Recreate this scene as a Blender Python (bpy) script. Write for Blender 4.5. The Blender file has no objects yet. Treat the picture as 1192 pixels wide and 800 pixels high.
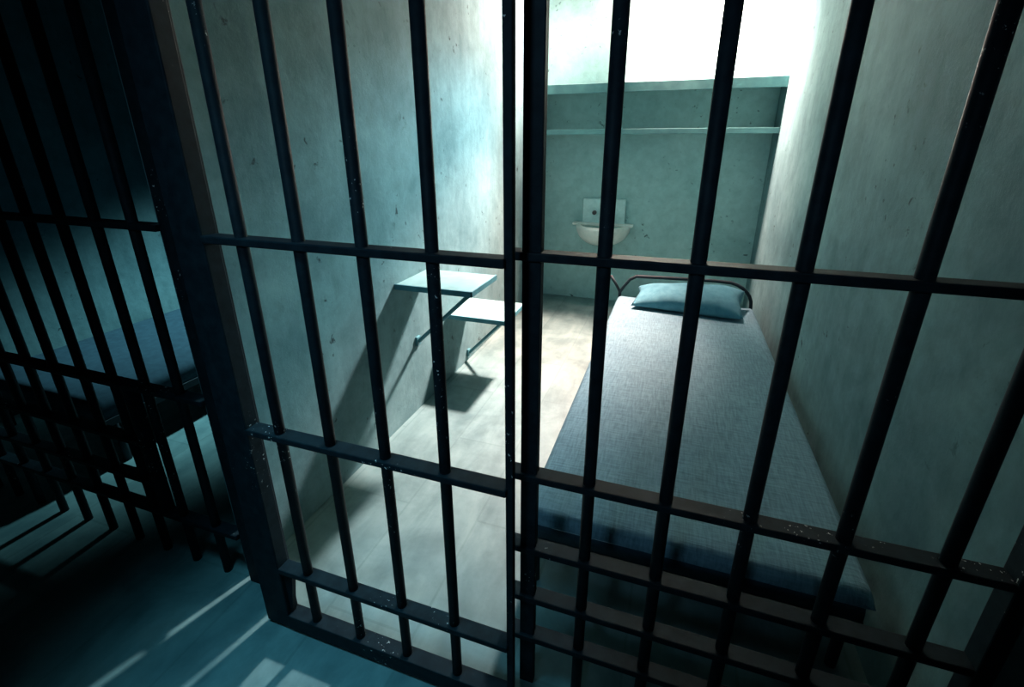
import bpy, bmesh, math, random
from mathutils import Vector, Matrix
random.seed(7)
M = 1.35                       # metres per layout unit
S = bpy.context.scene
COL = S.collection

# ------------------------------------------------------------------ helpers
def V(x, y, z): return Vector((x*M, y*M, z*M))

def box(bm, x0, x1, y0, y1, z0, z1):
    vs = [bm.verts.new(V(x, y, z)) for z in (z0, z1) for y in (y0, y1) for x in (x0, x1)]
    for f in ((0,2,3,1),(4,5,7,6),(0,1,5,4),(2,6,7,3),(0,4,6,2),(1,3,7,5)):
        bm.faces.new([vs[i] for i in f])

def tube(bm, pts, r, n=12, closed_caps=True):
    pts = [V(*p) for p in pts]; r *= M
    rings = []
    prev = None
    for i, p in enumerate(pts):
        a = pts[max(i-1, 0)]; b = pts[min(i+1, len(pts)-1)]
        t = (b-a).normalized()
        if prev is None:
            ref = Vector((0, 0, 1)) if abs(t.z) < .9 else Vector((1, 0, 0))
            u = t.cross(ref).normalized()
        else:
            u = (prev - t*prev.dot(t)).normalized()
        prev = u
        w = t.cross(u)
        rings.append([bm.verts.new(p + (u*math.cos(2*math.pi*k/n) + w*math.sin(2*math.pi*k/n))*r) for k in range(n)])
    for A, B in zip(rings, rings[1:]):
        for k in range(n):
            bm.faces.new((A[k], A[(k+1) % n], B[(k+1) % n], B[k]))
    bm.faces.new(list(reversed(rings[0]))); bm.faces.new(rings[-1])

def prism(bm, poly, axis, a0, a1):
    """extrude a closed polygon (two coordinates) along axis 0/1/2 from a0 to a1"""
    def mk(p, a):
        c = [0, 0, 0]; o = [i for i in range(3) if i != axis]
        c[o[0]], c[o[1]] = p; c[axis] = a
        return bm.verts.new(V(*c))
    A = [mk(p, a0) for p in poly]; B = [mk(p, a1) for p in poly]
    n = len(poly)
    bm.faces.new(A); bm.faces.new(list(reversed(B)))
    for i in range(n):
        bm.faces.new((A[i], B[i], B[(i+1) % n], A[(i+1) % n]))

def obj(name, bm, mat, parent=None, bevel=0, smooth=False, seg=2):
    bmesh.ops.recalc_face_normals(bm, faces=bm.faces[:])
    me = bpy.data.meshes.new(name); bm.to_mesh(me); bm.free()
    if smooth:
        for p in me.polygons: p.use_smooth = True
    me.materials.append(mat)
    o = bpy.data.objects.new(name, me); COL.objects.link(o)
    if parent:
        o.parent = parent
        o.matrix_parent_inverse = Matrix.Translation(parent.location).inverted()
    if bevel:
        b = o.modifiers.new('bevel', 'BEVEL'); b.width = bevel*M; b.segments = seg
        b.limit_method = 'ANGLE'; b.angle_limit = math.radians(40)
        if smooth: pass
    return o

def tag(o, label, cat, group=None):
    o['label'] = label; o['category'] = cat
    if group: o['group'] = group
    return o

def thing(name, label, cat, loc, group=None):
    o = bpy.data.objects.new(name, None); COL.objects.link(o)
    o.empty_display_size = .1
    o.location = V(*loc)
    return tag(o, label, cat, group)

def struct(name, bm, mat):
    o = obj(name, bm, mat); o['kind'] = 'structure'; return o

def BM(): return bmesh.new()

def boxo(name, mat, parent, *b, bevel=0):
    bm = BM(); box(bm, *b); return obj(name, bm, mat, parent, bevel)

# ------------------------------------------------------------------ materials
def base(name, rough=.8, metal=0., spec=.3):
    m = bpy.data.materials.new(name); m.use_nodes = True
    nt = m.node_tree; bs = nt.nodes['Principled BSDF']
    bs.inputs['Roughness'].default_value = rough
    bs.inputs['Metallic'].default_value = metal
    bs.inputs['Specular IOR Level'].default_value = spec
    return m, nt, bs

def N(nt, t, **kw):
    n = nt.nodes.new(t)
    for k, v in kw.items():
        if k in n.inputs: n.inputs[k].default_value = v
        else: setattr(n, k, v)
    return n

def coords(nt, scale=(1, 1, 1)):
    g = N(nt, 'ShaderNodeNewGeometry')
    mp = N(nt, 'ShaderNodeMapping'); mp.inputs['Scale'].default_value = scale
    nt.links.new(g.outputs['Position'], mp.inputs['Vector'])
    return mp.outputs['Vector']

def noise(nt, vec, scale, detail=6, rough=.6, dist=0.):
    n = N(nt, 'ShaderNodeTexNoise'); n.inputs['Scale'].default_value = scale
    n.inputs['Detail'].default_value = detail; n.inputs['Roughness'].default_value = rough
    n.inputs['Distortion'].default_value = dist
    nt.links.new(vec, n.inputs['Vector']); return n.outputs['Fac']

def ramp(nt, fac, stops):
    r = N(nt, 'ShaderNodeValToRGB'); e = r.color_ramp.elements
    while len(e) < len(stops): e.new(.5)
    for i, (p, c) in enumerate(stops):
        e[i].position = p; e[i].color = (*c, 1) if len(c) == 3 else c
    nt.links.new(fac, r.inputs['Fac']); return r.outputs['Color']

def mix(nt, fac, a, b, mode='MIX'):
    n = N(nt, 'ShaderNodeMix', data_type='RGBA', blend_type=mode)
    for s, v in ((0, fac), (6, a), (7, b)):
        if hasattr(v, 'links') or hasattr(v, 'is_linked'): nt.links.new(v, n.inputs[s])
        elif s == 0: n.inputs[0].default_value = v
        else: n.inputs[s].default_value = (*v, 1)
    return n.outputs[2]

def bump(nt, bs, h, strength=.3, dist=.01):
    b = N(nt, 'ShaderNodeBump'); b.inputs['Strength'].default_value = strength
    b.inputs['Distance'].default_value = dist
    nt.links.new(h, b.inputs['Height']); nt.links.new(b.outputs['Normal'], bs.inputs['Normal'])

def concrete(name, dark, light, pits=True, sc=1.0, streak=False):
    m, nt, bs = base(name, .85, 0, .2)
    v = coords(nt)
    n1 = noise(nt, v, 1.6*sc, 8, .62, .3)
    c = ramp(nt, n1, [(.30, dark), (.68, light)])
    n2 = noise(nt, v, 11*sc, 8, .7, .2)
    c = mix(nt, .55, c, ramp(nt, n2, [(.3, (.62, .66, .66)), (.62, (1, 1, 1))]), 'MULTIPLY')
    if streak:
        vs = coords(nt, (5.5, 5.5, .7))
        c = mix(nt, .35, c, ramp(nt, noise(nt, vs, 1.8, 7, .65, .6), [(.35, (.55, .62, .63)), (.6, (1, 1, 1))]), 'MULTIPLY')
        c = mix(nt, .6, c, ramp(nt, noise(nt, v, 3.4, 9, .68, .5), [(.36, (.55, .63, .65)), (.58, (1, 1, 1))]), 'MULTIPLY')
    if pits:
        n3 = noise(nt, v, 16, 5, .6, .4); n4 = noise(nt, v, 2.1, 3, .5)
        a = ramp(nt, n3, [(.30, (1, 1, 1)), (.36, (0, 0, 0))])
        b = ramp(nt, n4, [(.46, (0, 0, 0)), (.56, (1, 1, 1))])
        k = mix(nt, 1., a, b, 'MULTIPLY')
        c = mix(nt, k, c, tuple(x*.25 for x in dark))
    nt.links.new(c, bs.inputs['Base Color'])
    bump(nt, bs, n2, .25, .012)
    return m

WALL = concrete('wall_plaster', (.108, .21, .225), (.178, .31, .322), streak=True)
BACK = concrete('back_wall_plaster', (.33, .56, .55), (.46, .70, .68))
CEIL = concrete('ceiling_plaster', (.10, .13, .13), (.15, .18, .18), False)
DARK = concrete('corridor_dark_paint', (.02, .03, .035), (.04, .055, .06), False)

def floor_mat():
    m, nt, bs = base('floor_concrete', .6, 0, .35)
    v = coords(nt)
    br = N(nt, 'ShaderNodeTexBrick'); br.offset = .5
    mp = N(nt, 'ShaderNodeMapping'); mp.inputs['Rotation'].default_value = (0, 0, math.pi/2)
    nt.links.new(v, mp.inputs['Vector']); nt.links.new(mp.outputs['Vector'], br.inputs['Vector'])
    br.inputs['Scale'].default_value = 1.0
    br.inputs['Brick Width'].default_value = 1.15; br.inputs['Row Height'].default_value = .36
    br.inputs['Mortar Size'].default_value = .006; br.inputs['Mortar Smooth'].default_value = .4
    br.inputs['Color1'].default_value = (1, 1, 1, 1); br.inputs['Color2'].default_value = (.86, .88, .88, 1)
    br.inputs['Mortar'].default_value = (.74, .78, .78, 1)
    vs = coords(nt, (3.2, .9, 1))
    n1 = noise(nt, vs, 1.8, 8, .62, .5)
    c = ramp(nt, n1, [(.33, (.12, .215, .22)), (.62, (.20, .315, .31))])
    n2 = noise(nt, v, 9, 7, .65)
    c = mix(nt, .5, c, ramp(nt, n2, [(.3, (.7, .74, .74)), (.6, (1, 1, 1))]), 'MULTIPLY')
    c = mix(nt, .75, c, ramp(nt, noise(nt, v, 3.0, 6, .6, .4), [(.36, (.52, .60, .63)), (.56, (1, 1, 1))]), 'MULTIPLY')
    c = mix(nt, .9, c, br.outputs['Color'], 'MULTIPLY')
    nt.links.new(c, bs.inputs['Base Color'])
    bump(nt, bs, n2, .15, .008)
    return m
FLOOR = floor_mat()

def bar_mat():
    m, nt, bs = base('black_painted_steel', .6, 0, .12)
    v = coords(nt)
    n2 = noise(nt, v, 30, 6, .6)
    c = ramp(nt, n2, [(.35, (.004, .010, .014)), (.7, (.009, .020, .026))])
    # chipped paint: pale flecks, in scattered patches
    n3 = noise(nt, v, 85, 4, .6); n4 = noise(nt, v, 3.1, 2, .5)
    a = ramp(nt, n3, [(.645, (0, 0, 0)), (.675, (1, 1, 1))]); b = ramp(nt, n4, [(.60, (0, 0, 0)), (.66, (1, 1, 1))])
    k = mix(nt, 1., a, b, 'MULTIPLY')
    c = mix(nt, k, c, (.62, .66, .64))
    nt.links.new(c, bs.inputs['Base Color'])
    bump(nt, bs, n2, .12, .004)
    return m
STEEL = bar_mat()

def plain(name, a, b, sc=14, rough=.6, metal=0., bmp=.1):
    m, nt, bs = base(name, rough, metal, .4)
    v = coords(nt); n = noise(nt, v, sc, 6, .6)
    nt.links.new(ramp(nt, n, [(.35, a), (.65, b)]), bs.inputs['Base Color'])
    bump(nt, bs, n, bmp, .004)
    return m
SHELF = plain('teal_painted_shelf', (.10, .25, .26), (.16, .36, .36), 7, .6)
DESKTOP = plain('pale_desk_board', (.21, .36, .355), (.27, .44, .43), 9, .5)
TEAL = plain('teal_painted_steel', (.045, .17, .20), (.075, .24, .27), 14, .5)
FRAME = plain('dark_bed_steel', (.003, .013, .020), (.006, .022, .032), 14, .7)
STAINLESS = plain('brushed_sink_steel', (.50, .74, .72), (.62, .86, .84), 22, .35, .05)
CERAMIC = plain('old_enamel', (.74, .82, .76), (.88, .92, .86), 18, .35)
DRAIN = plain('dark_drain_metal', (.05, .05, .05), (.1, .1, .1), 20, .4)
PILLOW = plain('blue_pillow_cotton', (.05, .19, .25), (.08, .25, .31), 20, .9, 0, .2)
TICK = plain('navy_mattress_ticking', (.010, .038, .058), (.018, .056, .080), 24, .9, 0, .2)

def blanket_mat():
    m, nt, bs = base('woven_grey_blanket', .95, 0, .1)
    a = noise(nt, coords(nt, (70, 7, 20)), 1.6, 4, .6); b = noise(nt, coords(nt, (7, 70, 20)), 1.6, 4, .6)
    w = mix(nt, .5, a, b)
    c = ramp(nt, w, [(.34, (.085, .165, .20)), (.66, (.185, .325, .385))])
    l = noise(nt, coords(nt), 3, 5, .6)
    c = mix(nt, .5, c, ramp(nt, l, [(.3, (.75, .8, .85)), (.65, (1, 1, 1))]), 'MULTIPLY')
    nt.links.new(c, bs.inputs['Base Color'])
    bump(nt, bs, w, .5, .006)
    return m
BLANKET = blanket_mat()

def lamp_glass():
    m, nt, bs = base('lamp_diffuser', .4)
    bs.inputs['Base Color'].default_value = (.9, .9, .85, 1)
    bs.inputs['Emission Color'].default_value = (1, .95, .85, 1)
    bs.inputs['Emission Strength'].default_value = 6
    return m
GLOW = lamp_glass()

# ------------------------------------------------------------------ setting
XL, XR, YB, ZC = -1.09, .565, 3.04, 2.35
XN = -2.90                                    # far wall of the next cell
YC = -1.75                                    # corridor wall behind the camera
bm = BM(); box(bm, -4.2, 2.2, YC-.12, YB+.14, -.12, 0); struct('floor', bm, FLOOR)
bm = BM(); box(bm, -4.2, 2.2, YC-.12, YB+.14, ZC, ZC+.12); struct('ceiling', bm, CEIL)
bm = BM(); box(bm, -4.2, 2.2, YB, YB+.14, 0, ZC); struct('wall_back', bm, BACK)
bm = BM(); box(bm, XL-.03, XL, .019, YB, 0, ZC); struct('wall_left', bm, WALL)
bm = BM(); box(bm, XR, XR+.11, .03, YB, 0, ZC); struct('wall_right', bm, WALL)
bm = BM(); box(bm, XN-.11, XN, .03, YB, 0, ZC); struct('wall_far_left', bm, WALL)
bm = BM(); box(bm, -4.2, 2.2, YC-.12, YC, 0, ZC); struct('wall_corridor', bm, DARK)
bm = BM(); box(bm, -4.2, 2.2, -.02, .03, 1.86, ZC); struct('wall_front_lintel', bm, DARK)

ZT = 1.86
RB = .0118                                    # bar radius
def rail(name, parent, x0, x1, y, z, h=.015, d=.036):
    return boxo(name, STEEL, parent, x0, x1, y-d/2, y+d/2, z-h/2, z+h/2, bevel=.0025)
def bar(parent, x, y, z0, z1, r=RB):
    bm = BM(); tube(bm, [(x, y, z0), (x, y, z1)], r, 16); return obj('bar', bm, STEEL, parent, 0, True)

# fixed barred panel right of the door
t = thing('barred_panel', 'fixed wall of black steel bars in front of the bed, with three low cross rails', 'bars', (.18, 0, 0))
boxo('jamb_post', STEEL, t, -.2345, -.2012, -.01, .01, 0, ZT, bevel=.002)
boxo('end_post', STEEL, t, .538, .565, -.02, .02, 0, ZT, bevel=.003)
for i in range(5): bar(t, -.0992+.14*i, 0, 0, ZT)
for z in (1.0476, .6036, .4178, .2788, .1571): rail('cross_rail', t, -.26, .54, 0, z)
rail('top_rail', t, -.2, .54, 0, ZT-.03, .03)

# fixed barred panel left of the door, in front of the next cell
t = thing('barred_panel', 'fixed wall of black steel bars at the left, shutting off the dark neighbouring cell', 'bars', (-1.8, 0, 0))
boxo('jamb_post', STEEL, t, -1.077, -.928, -.01, .012, 0, ZT, bevel=.003)
for i in range(14): bar(t, -1.1741-.1272*i, 0, 0, ZT)
rail('cross_rail', t, XN, -1.08, 0, 1.0476); rail('cross_rail', t, XN, -1.08, 0, .6036)
rail('cross_rail', t, XN, -1.08, 0, .1673)
boxo('stile', STEEL, t, -1.378, -1.358, -.016, .016, .1673, .6036, bevel=.002)
for z in (.4178, .2788): rail('low_rail', t, XN, -1.36, 0, z)
rail('top_rail', t, XN, -1.08, 0, ZT-.03, .03)

# sliding door, hung on the corridor side of the panels
YD = -.075
k = (0.73871+YD)/0.5665                       # scale from fitted plane
DX = [(-.6558+.1143*i)*k for i in range(4)]
Z = lambda z: 1.22103+(z-1.22103)*k
xs0, xs1 = -.925, -.847                       # left stile
xr0, xr1 = -.2405, -.2258                     # right stile
t = thing('cell_door', 'sliding cell door of black steel bars with wide left stile, partly hiding the desk', 'door', (-.6, YD, 0))
ZB = .012
boxo('stile', STEEL, t, xs0, xs1, YD-.018, YD+.018, ZB, ZT-.02, bevel=.003)
boxo('stile', STEEL, t, xr0, xr1, YD-.008, YD+.008, ZB, ZT-.02, bevel=.002)
for x in DX: bar(t, x, YD, ZB+.03, ZT-.05, .0113)
for zz in (1.0761, .7084, .3584): rail('cross_rail', t, xs1-.005, xr0+.004, YD, Z(zz), .015, .036)
boxo('bottom_rail', STEEL, t, xs1-.005, xr0+.004, YD-.019, YD+.019, ZB, ZB+.045, bevel=.002)
boxo('top_rail', STEEL, t, xs1-.005, xr0+.004, YD-.019, YD+.019, ZT-.07, ZT-.02, bevel=.002)
bm = BM(); prism(bm, [(xs1-.003, ZB+.045), (xs1-.003, Z(.3584)), (xs1+.032, Z(.3584)), (xs1+.004, ZB+.045)], 1, YD-.006, YD+.006)
obj('corner_gusset', bm, STEEL, t)
boxo('hanger', STEEL, t, -.80, -.77, YD-.015, YD+.015, ZT-.03, ZT+.04)
boxo('hanger', STEEL, t, -.34, -.31, YD-.015, YD+.015, ZT-.03, ZT+.04)
bm = BM(); box(bm, -1.3, .5, YD-.03, -.02, ZT+.035, ZT+.09)
o = struct('trim_1', bm, STEEL)

# ------------------------------------------------------------------ cell furniture
def wall_table(name, label, cat, y0, y1, xf, z, zb, yb, th, topmat):
    t = thing(name, label, cat, (XL, (y0+y1)/2, z))
    boxo('top', topmat, t, XL, xf, y0, y1, z-th, z, bevel=.004)
    ym = (y0+y1)/2
    # steel edging along the near and the front edge
    bm = BM(); box(bm, XL, xf+.008, y0-.008, y0-.0005, z-th-.010, z+.002)
    box(bm, xf+.0005, xf+.008, y0-.008, y1, z-th-.010, z+.002)
    obj('edging', bm, TEAL, t, .0015)
    bm = BM(); tube(bm, [(xf-.02, yb-.02, z-th-.004), (XL+.012, yb, zb)], .0095, 10); obj('brace', bm, TEAL, t, 0, True)
    boxo('wall_plate', TEAL, t, XL, XL+.012, yb-.016, yb+.016, zb-.022, zb+.022, bevel=.002)
    return t
wall_table('wall_desk', 'small pale desk bracketed to the left wall with a teal steel edge', 'desk', .90, 1.177, -.742, .667, .352, 1.04, .012, DESKTOP)
wall_table('wall_stool', 'low square seat bracketed to the left wall, beyond and below the desk', 'stool', 1.352, 1.66, -.76, .376, .05, 1.60, .012, DESKTOP)

# shelves across the back wall
YS = 2.80
t = thing('wall_shelf', 'upper teal shelf running the width of the back wall', 'shelf', (-.26, 2.92, 1.56))
boxo('board', SHELF, t, XL, XR, YS, YB, 1.592, 1.618, bevel=.003)
boxo('front_lip', SHELF, t, XL, XR, YS-.012, YS, 1.556, 1.618, bevel=.003)
t = thing('wall_shelf', 'lower thin teal shelf on the back wall, under the wider one', 'shelf', (-.26, 2.92, 1.29))
boxo('board', SHELF, t, XL, XR, YS+.004, YB, 1.296, 1.318, bevel=.003)
boxo('front_lip', SHELF, t, XL, XR, YS-.008, YS+.004, 1.29, 1.326, bevel=.003)

# wash basin on the back wall
SB = YB-.002
SX = -.535
t = thing('wash_basin', 'pale steel wash basin with a backplate on the back wall beside the bed', 'sink', (SX, SB, .6))
boxo('backplate', STAINLESS, t, SX-.165, SX+.165, SB-.025, SB, .60, .825, bevel=.006)
bm = BM()
nu, nv = 28, 10
def bowl(rx, ry, rz, zt, dx=0):
    rows = []
    for j in range(nv+1):
        ph = math.pi/2*j/nv
        row = []
        for i in range(nu+1):
            th = math.pi*i/nu
            c = math.cos(ph)**.75
            row.append(bm.verts.new(V(SX+rx*c*math.cos(th), SB-ry*c*math.sin(th), zt-rz*math.sin(ph))))
        rows.append(row)
    for a, b in zip(rows, rows[1:]):
        for i in range(nu):
            bm.faces.new((a[i], a[i+1], b[i+1], b[i]))
    return rows
o_ = bowl(.215, .235, .165, .628); i_ = bowl(.185, .20, .13, .628)
for i in range(nu): bm.faces.new((o_[0][i], o_[0][i+1], i_[0][i+1], i_[0][i]))
bmesh.ops.remove_doubles(bm, verts=bm.verts[:], dist=.0005)
obj('basin', bm, CERAMIC, t, 0, True)
bm = BM()
box(bm, SX-.235, SX+.235, SB-.075, SB-.001, .622, .640)
obj('rim_ledge', bm, CERAMIC, t, .005)
bm = BM(); tube(bm, [(SX+.06, SB-.02, .70), (SX+.06, SB-.07, .705), (SX+.06, SB-.10, .69), (SX+.06, SB-.105, .665)], .012, 10)
obj('spout', bm, STAINLESS, t, 0, True)
for dx in (-.07, 0.0):
    bm = BM(); tube(bm, [(SX+dx, SB-.024, .72), (SX+dx, SB-.045, .72)], .017, 14); obj('push_button', bm, DRAIN, t, 0, False)
bm = BM(); tube(bm, [(SX, SB-.10, .50), (SX, SB-.10, 0)], .016, 12); obj('waste_pipe', bm, STAINLESS, t, 0, True)

# bed
BX0, BX1, BY0, BY1, ZM = -.300, .512, .215, 2.25, .300
def make_bed(dx, label):
    t = thing('bed_frame', label, 'bed', ((BX0+BX1)/2+dx, (BY0+BY1)/2, 0))
    for x in (BX0+.02, BX1-.02):
        boxo('side_rail', FRAME, t, x-.012+dx, x+.012+dx, BY0+.01, BY1, .175, .207, bevel=.002)
    for y in (BY0+.02, 1.2, BY1-.01):
        boxo('cross_rail', FRAME, t, BX0+.02+dx, BX1-.02+dx, y-.012, y+.012, .178, .204, bevel=.002)
    boxo('sleeping_deck', FRAME, t, BX0+.02+dx, BX1-.02+dx, BY0+.02, BY1-.02, .203, .2085)
    for x in (BX0+.022, BX1-.022):
        for y in (BY0+.06, BY1-.03):
            bm = BM(); tube(bm, [(x+dx, y, 0), (x+dx, y, .18)], .013, 12); obj('leg', bm, FRAME, t, 0, True)
    YH = BY1+.012
    pts = [(BX0+.012, YH, .18), (BX0+.012, YH, .315)]
    pts += [(BX0+.04, YH, .362), (BX0+.07, YH, .405), (BX0+.11, YH, .428), (-.06, YH, .432), (.15, YH, .438), (.28, YH, .44)]
    for i in range(1, 8):
        a = math.pi/2*i/7
        pts.append((.33+.165*math.sin(a), YH, .30+.14*math.cos(a)))
    pts.append((.495, YH, .18))
    bm = BM(); tube(bm, [(x+dx, y, z) for x, y, z in pts], .0105, 10); obj('headboard', bm, FRAME, t, 0, True)
    bm = BM(); tube(bm, [(BX0+.012+dx, YH, .315), (BX0-.02+dx, YH, .37), (BX0-.055+dx, YH, .42)], .009, 10); obj('corner_hook', bm, FRAME, t, 0, True)
    return t
def rounded_slab(x0, x1, y0, y1, z0, z1, r, n=5, wob=0., closed=True):
    """slab with rounded long edges, gridded so it can sag a little"""
    bm = BM()
    prof = []
    for i in range(n+1):
        a = math.pi/2*i/n; prof.append((x0+r-r*math.cos(a), z1-r+r*math.sin(a)))
    m = 14
    for i in range(1, m): prof.append((x0+r+(x1-x0-2*r)*i/m, z1))
    for i in range(n+1):
        a = math.pi/2*(1-i/n); prof.append((x1-r+r*math.cos(a), z1-r+r*math.sin(a)))
    prof = [(x0, z0)]+prof+[(x1, z0)]
    ys = [(y0, r), (y0+r*.08, r*.6), (y0+r*.3, r*.28), (y0+r*.62, r*.07), (y0+r, 0)]
    ys += [(y0+r+(y1-y0-2*r)*i/24, 0) for i in range(1, 24)]
    ys += [(y1-r, 0), (y1-r*.62, r*.07), (y1-r*.3, r*.28), (y1-r*.08, r*.6), (y1, r)]
    rows = []
    for y, drop in ys:
        row = []
        for x, z in prof:
            zz = z - (drop if z > z0+1e-6 else 0)
            zz = max(zz, z0) if z > z0 else z0
            if z > z1-1e-6: zz += wob*math.sin(x*23+y*5)*math.cos(y*9+x*4)
            row.append(bm.verts.new(V(x, y, zz)))
        rows.append(row)
    for a, b in zip(rows, rows[1:]):
        for i in range(len(a)-1): bm.faces.new((a[i], a[i+1], b[i+1], b[i]))
        if closed: bm.faces.new((a[-1], a[0], b[0], b[-1]))
    bm.faces.new(rows[0]); bm.faces.new(list(reversed(rows[-1])))
    return bm
def make_bedding(dx, lm, lb):
    m = obj('mattress', rounded_slab(BX0+.012+dx, BX1-.012+dx, BY0+.010, BY1-.010, .209, ZM-.012, .03), TICK, None, 0, True)
    tag(m, lm, 'mattress')
    if not lb: return m
    bm = rounded_slab(BX0+dx, BX1+dx, BY0, BY1, ZM-.036, ZM, .032, wob=.0012, closed=False)
    b = obj('blanket', bm, BLANKET, None, 0, True)
    so = b.modifiers.new('thickness', 'SOLIDIFY'); so.thickness = .004*M; so.offset = -1
    tag(b, lb, 'blanket')
    return m, b
make_bed(0, 'dark steel bed frame with a bent tube headboard along the right wall')
make_bedding(0, 'navy mattress edge showing under the grey blanket on the right bed', 'grey-blue woven blanket drawn flat over the bed along the right wall')
make_bed(-2.52, 'dark bed frame behind the left bars in the neighbouring cell')
make_bedding(-2.52, 'bare dark mattress behind the left bars in the neighbouring cell', None)

# pillow
def pillow():
    bm = BM(); nu, nv = 32, 20; top, bot = [], []
    L, W, H = .305, .15, .075
    for s, store in ((1, top), (-1, bot)):
        for j in range(nv+1):
            v = -1+2*j/nv; row = []
            for i in range(nu+1):
                u = -1+2*i/nu
                px = L*u*(1-.07*(1-abs(v)**1.0)*abs(u)**4)
                py = W*v*(1-.10*(1-abs(u)**2)*abs(v)**3)
                if v > 0: py *= 1-.50*((1-u)/2)**1.3
                e = max(0, (1-abs(u)**3.2))*max(0, (1-abs(v)**2.6))
                h = H*e**.55*(1.0+.22*u)
                h += .004*math.sin(9*u+3*v)*e
                z = h if s > 0 else -h*.55
                row.append(bm.verts.new(Vector((px*M, py*M, z*M))))
            store.append(row)
    for st, fl in ((top, 0), (bot, 1)):
        for a, b in zip(st, st[1:]):
            for i in range(nu): bm.faces.new((a[i], a[i+1], b[i+1], b[i]))
    bmesh.ops.remove_doubles(bm, verts=bm.verts[:], dist=.0008)
    o = obj('pillow', bm, PILLOW, None, 0, True)
    o.rotation_euler = (math.radians(16), math.radians(0), math.radians(-5))
    o.location = V(.125, 2.10, ZM+.062)
    tag(o, 'blue pillow leaning at the head of the bed against the tube headboard', 'pillow')
pillow()

# ------------------------------------------------------------------ lamps and added fill lights
def ceiling_lamp(x, y, label):
    t = thing('ceiling_lamp', label, 'lamp', (x, y, ZC))
    bm = BM(); tube(bm, [(x, y, ZC), (x, y, ZC-.05)], .11, 28); obj('housing', bm, TEAL, t)
    bm = BM(); tube(bm, [(x, y, ZC-.05), (x, y, ZC-.075), (x, y, ZC-.08)], .09, 28); obj('diffuser', bm, GLOW, t)
def point(name, loc, energy, col, r):
    l = bpy.data.lights.new(name, 'POINT'); l.energy = energy; l.color = col; l.shadow_soft_size = r*M
    o = bpy.data.objects.new(name, l); COL.objects.link(o); o.location = V(*loc); return o
def spot(name, loc, target, energy, col, r, size, blend):
    l = bpy.data.lights.new(name, 'SPOT'); l.energy = energy; l.color = col; l.shadow_soft_size = r*M
    l.spot_size = math.radians(size); l.spot_blend = blend
    o = bpy.data.objects.new(name, l); COL.objects.link(o); o.location = V(*loc)
    o.rotation_euler = (V(*target)-V(*loc)).to_track_quat('-Z', 'Y').to_euler(); return o
ceiling_lamp(-.265, 2.76, 'round ceiling lamp near the back wall of the cell')
LP = (-.265, 2.80, 2.17)
RL = .085
point('cell_lamp_glow', LP, 45, (1.0, .66, .57), RL)
spot('wash_fill', LP, (LP[0]+.32, LP[1]+.23, LP[2]-.28), 1250, (1.0, .65, .56), RL, 140, 1)  # extra spot added at the lamp to brighten back and right walls
spot('side_wash_fill', LP, (LP[0]-.66, LP[1]-.27, LP[2]-.25), 720, (1.0, .66, .58), RL, 98, 1)  # second added spot, brightens the upper left wall
spot('cell_lamp_beam', LP, (-.72, 1.65, .2), 2450, (1.0, .60, .50), RL, 55, 1)
spot('cool_fill_beam', LP, (-1.05, 1.05, .6), 720, (.34, .80, .94), RL, 50, 1)  # added teal fill, cools the surfaces farther from the lamp
spot('neighbour_lamp', (-1.9, 2.80, 2.17), (-2.35, 1.25, .3), 1250, (.42, .85, .95), RL, 41, 1)
spot('corridor_floor_fill', (-.72, -.6, 2.2), (-.66, -.18, 0), 135, (.20, .72, 1.0), .2, 36, 1)  # added overhead fill for the corridor floor, no fixture there
spot('bar_front_fill', (-.35, -1.6, 1.9), (-.42, 0, 1.1), 45, (.40, .72, 1.0), .1, 58, .9)  # unseen fill added behind the camera to lift the bars' front faces

w = bpy.data.worlds.new('World'); S.world = w; w.use_nodes = True
w.node_tree.nodes['Background'].inputs['Color'].default_value = (.05, .12, .15, 1)
w.node_tree.nodes['Background'].inputs['Strength'].default_value = .1

# ------------------------------------------------------------------ camera
cd = bpy.data.cameras.new('Camera'); cam = bpy.data.objects.new('Camera', cd); COL.objects.link(cam)
fw = Vector((-0.30257744, 0.88970536, -0.3418644)); rt = Vector((0.946736084, 0.322010523, 0.0001))
up = rt.cross(fw).normalized(); rt = fw.cross(up).normalized(); fw.normalize()
mat = Matrix((rt, up, -fw)).transposed().to_4x4(); mat.translation = V(0, -.73871, 1.22103)
cam.matrix_world = mat
cd.sensor_width = 36; cd.lens = 544.02/1192*36
cd.shift_x = -(598.595-596)/1192; cd.shift_y = (366.68-400)/1192
cd.clip_start = .01
S.camera = cam
S.view_settings.view_transform = 'Standard'; S.view_settings.look = 'None'
S.view_settings.gamma = 1; S.view_settings.use_curve_mapping = False
S.view_settings.exposure = .27
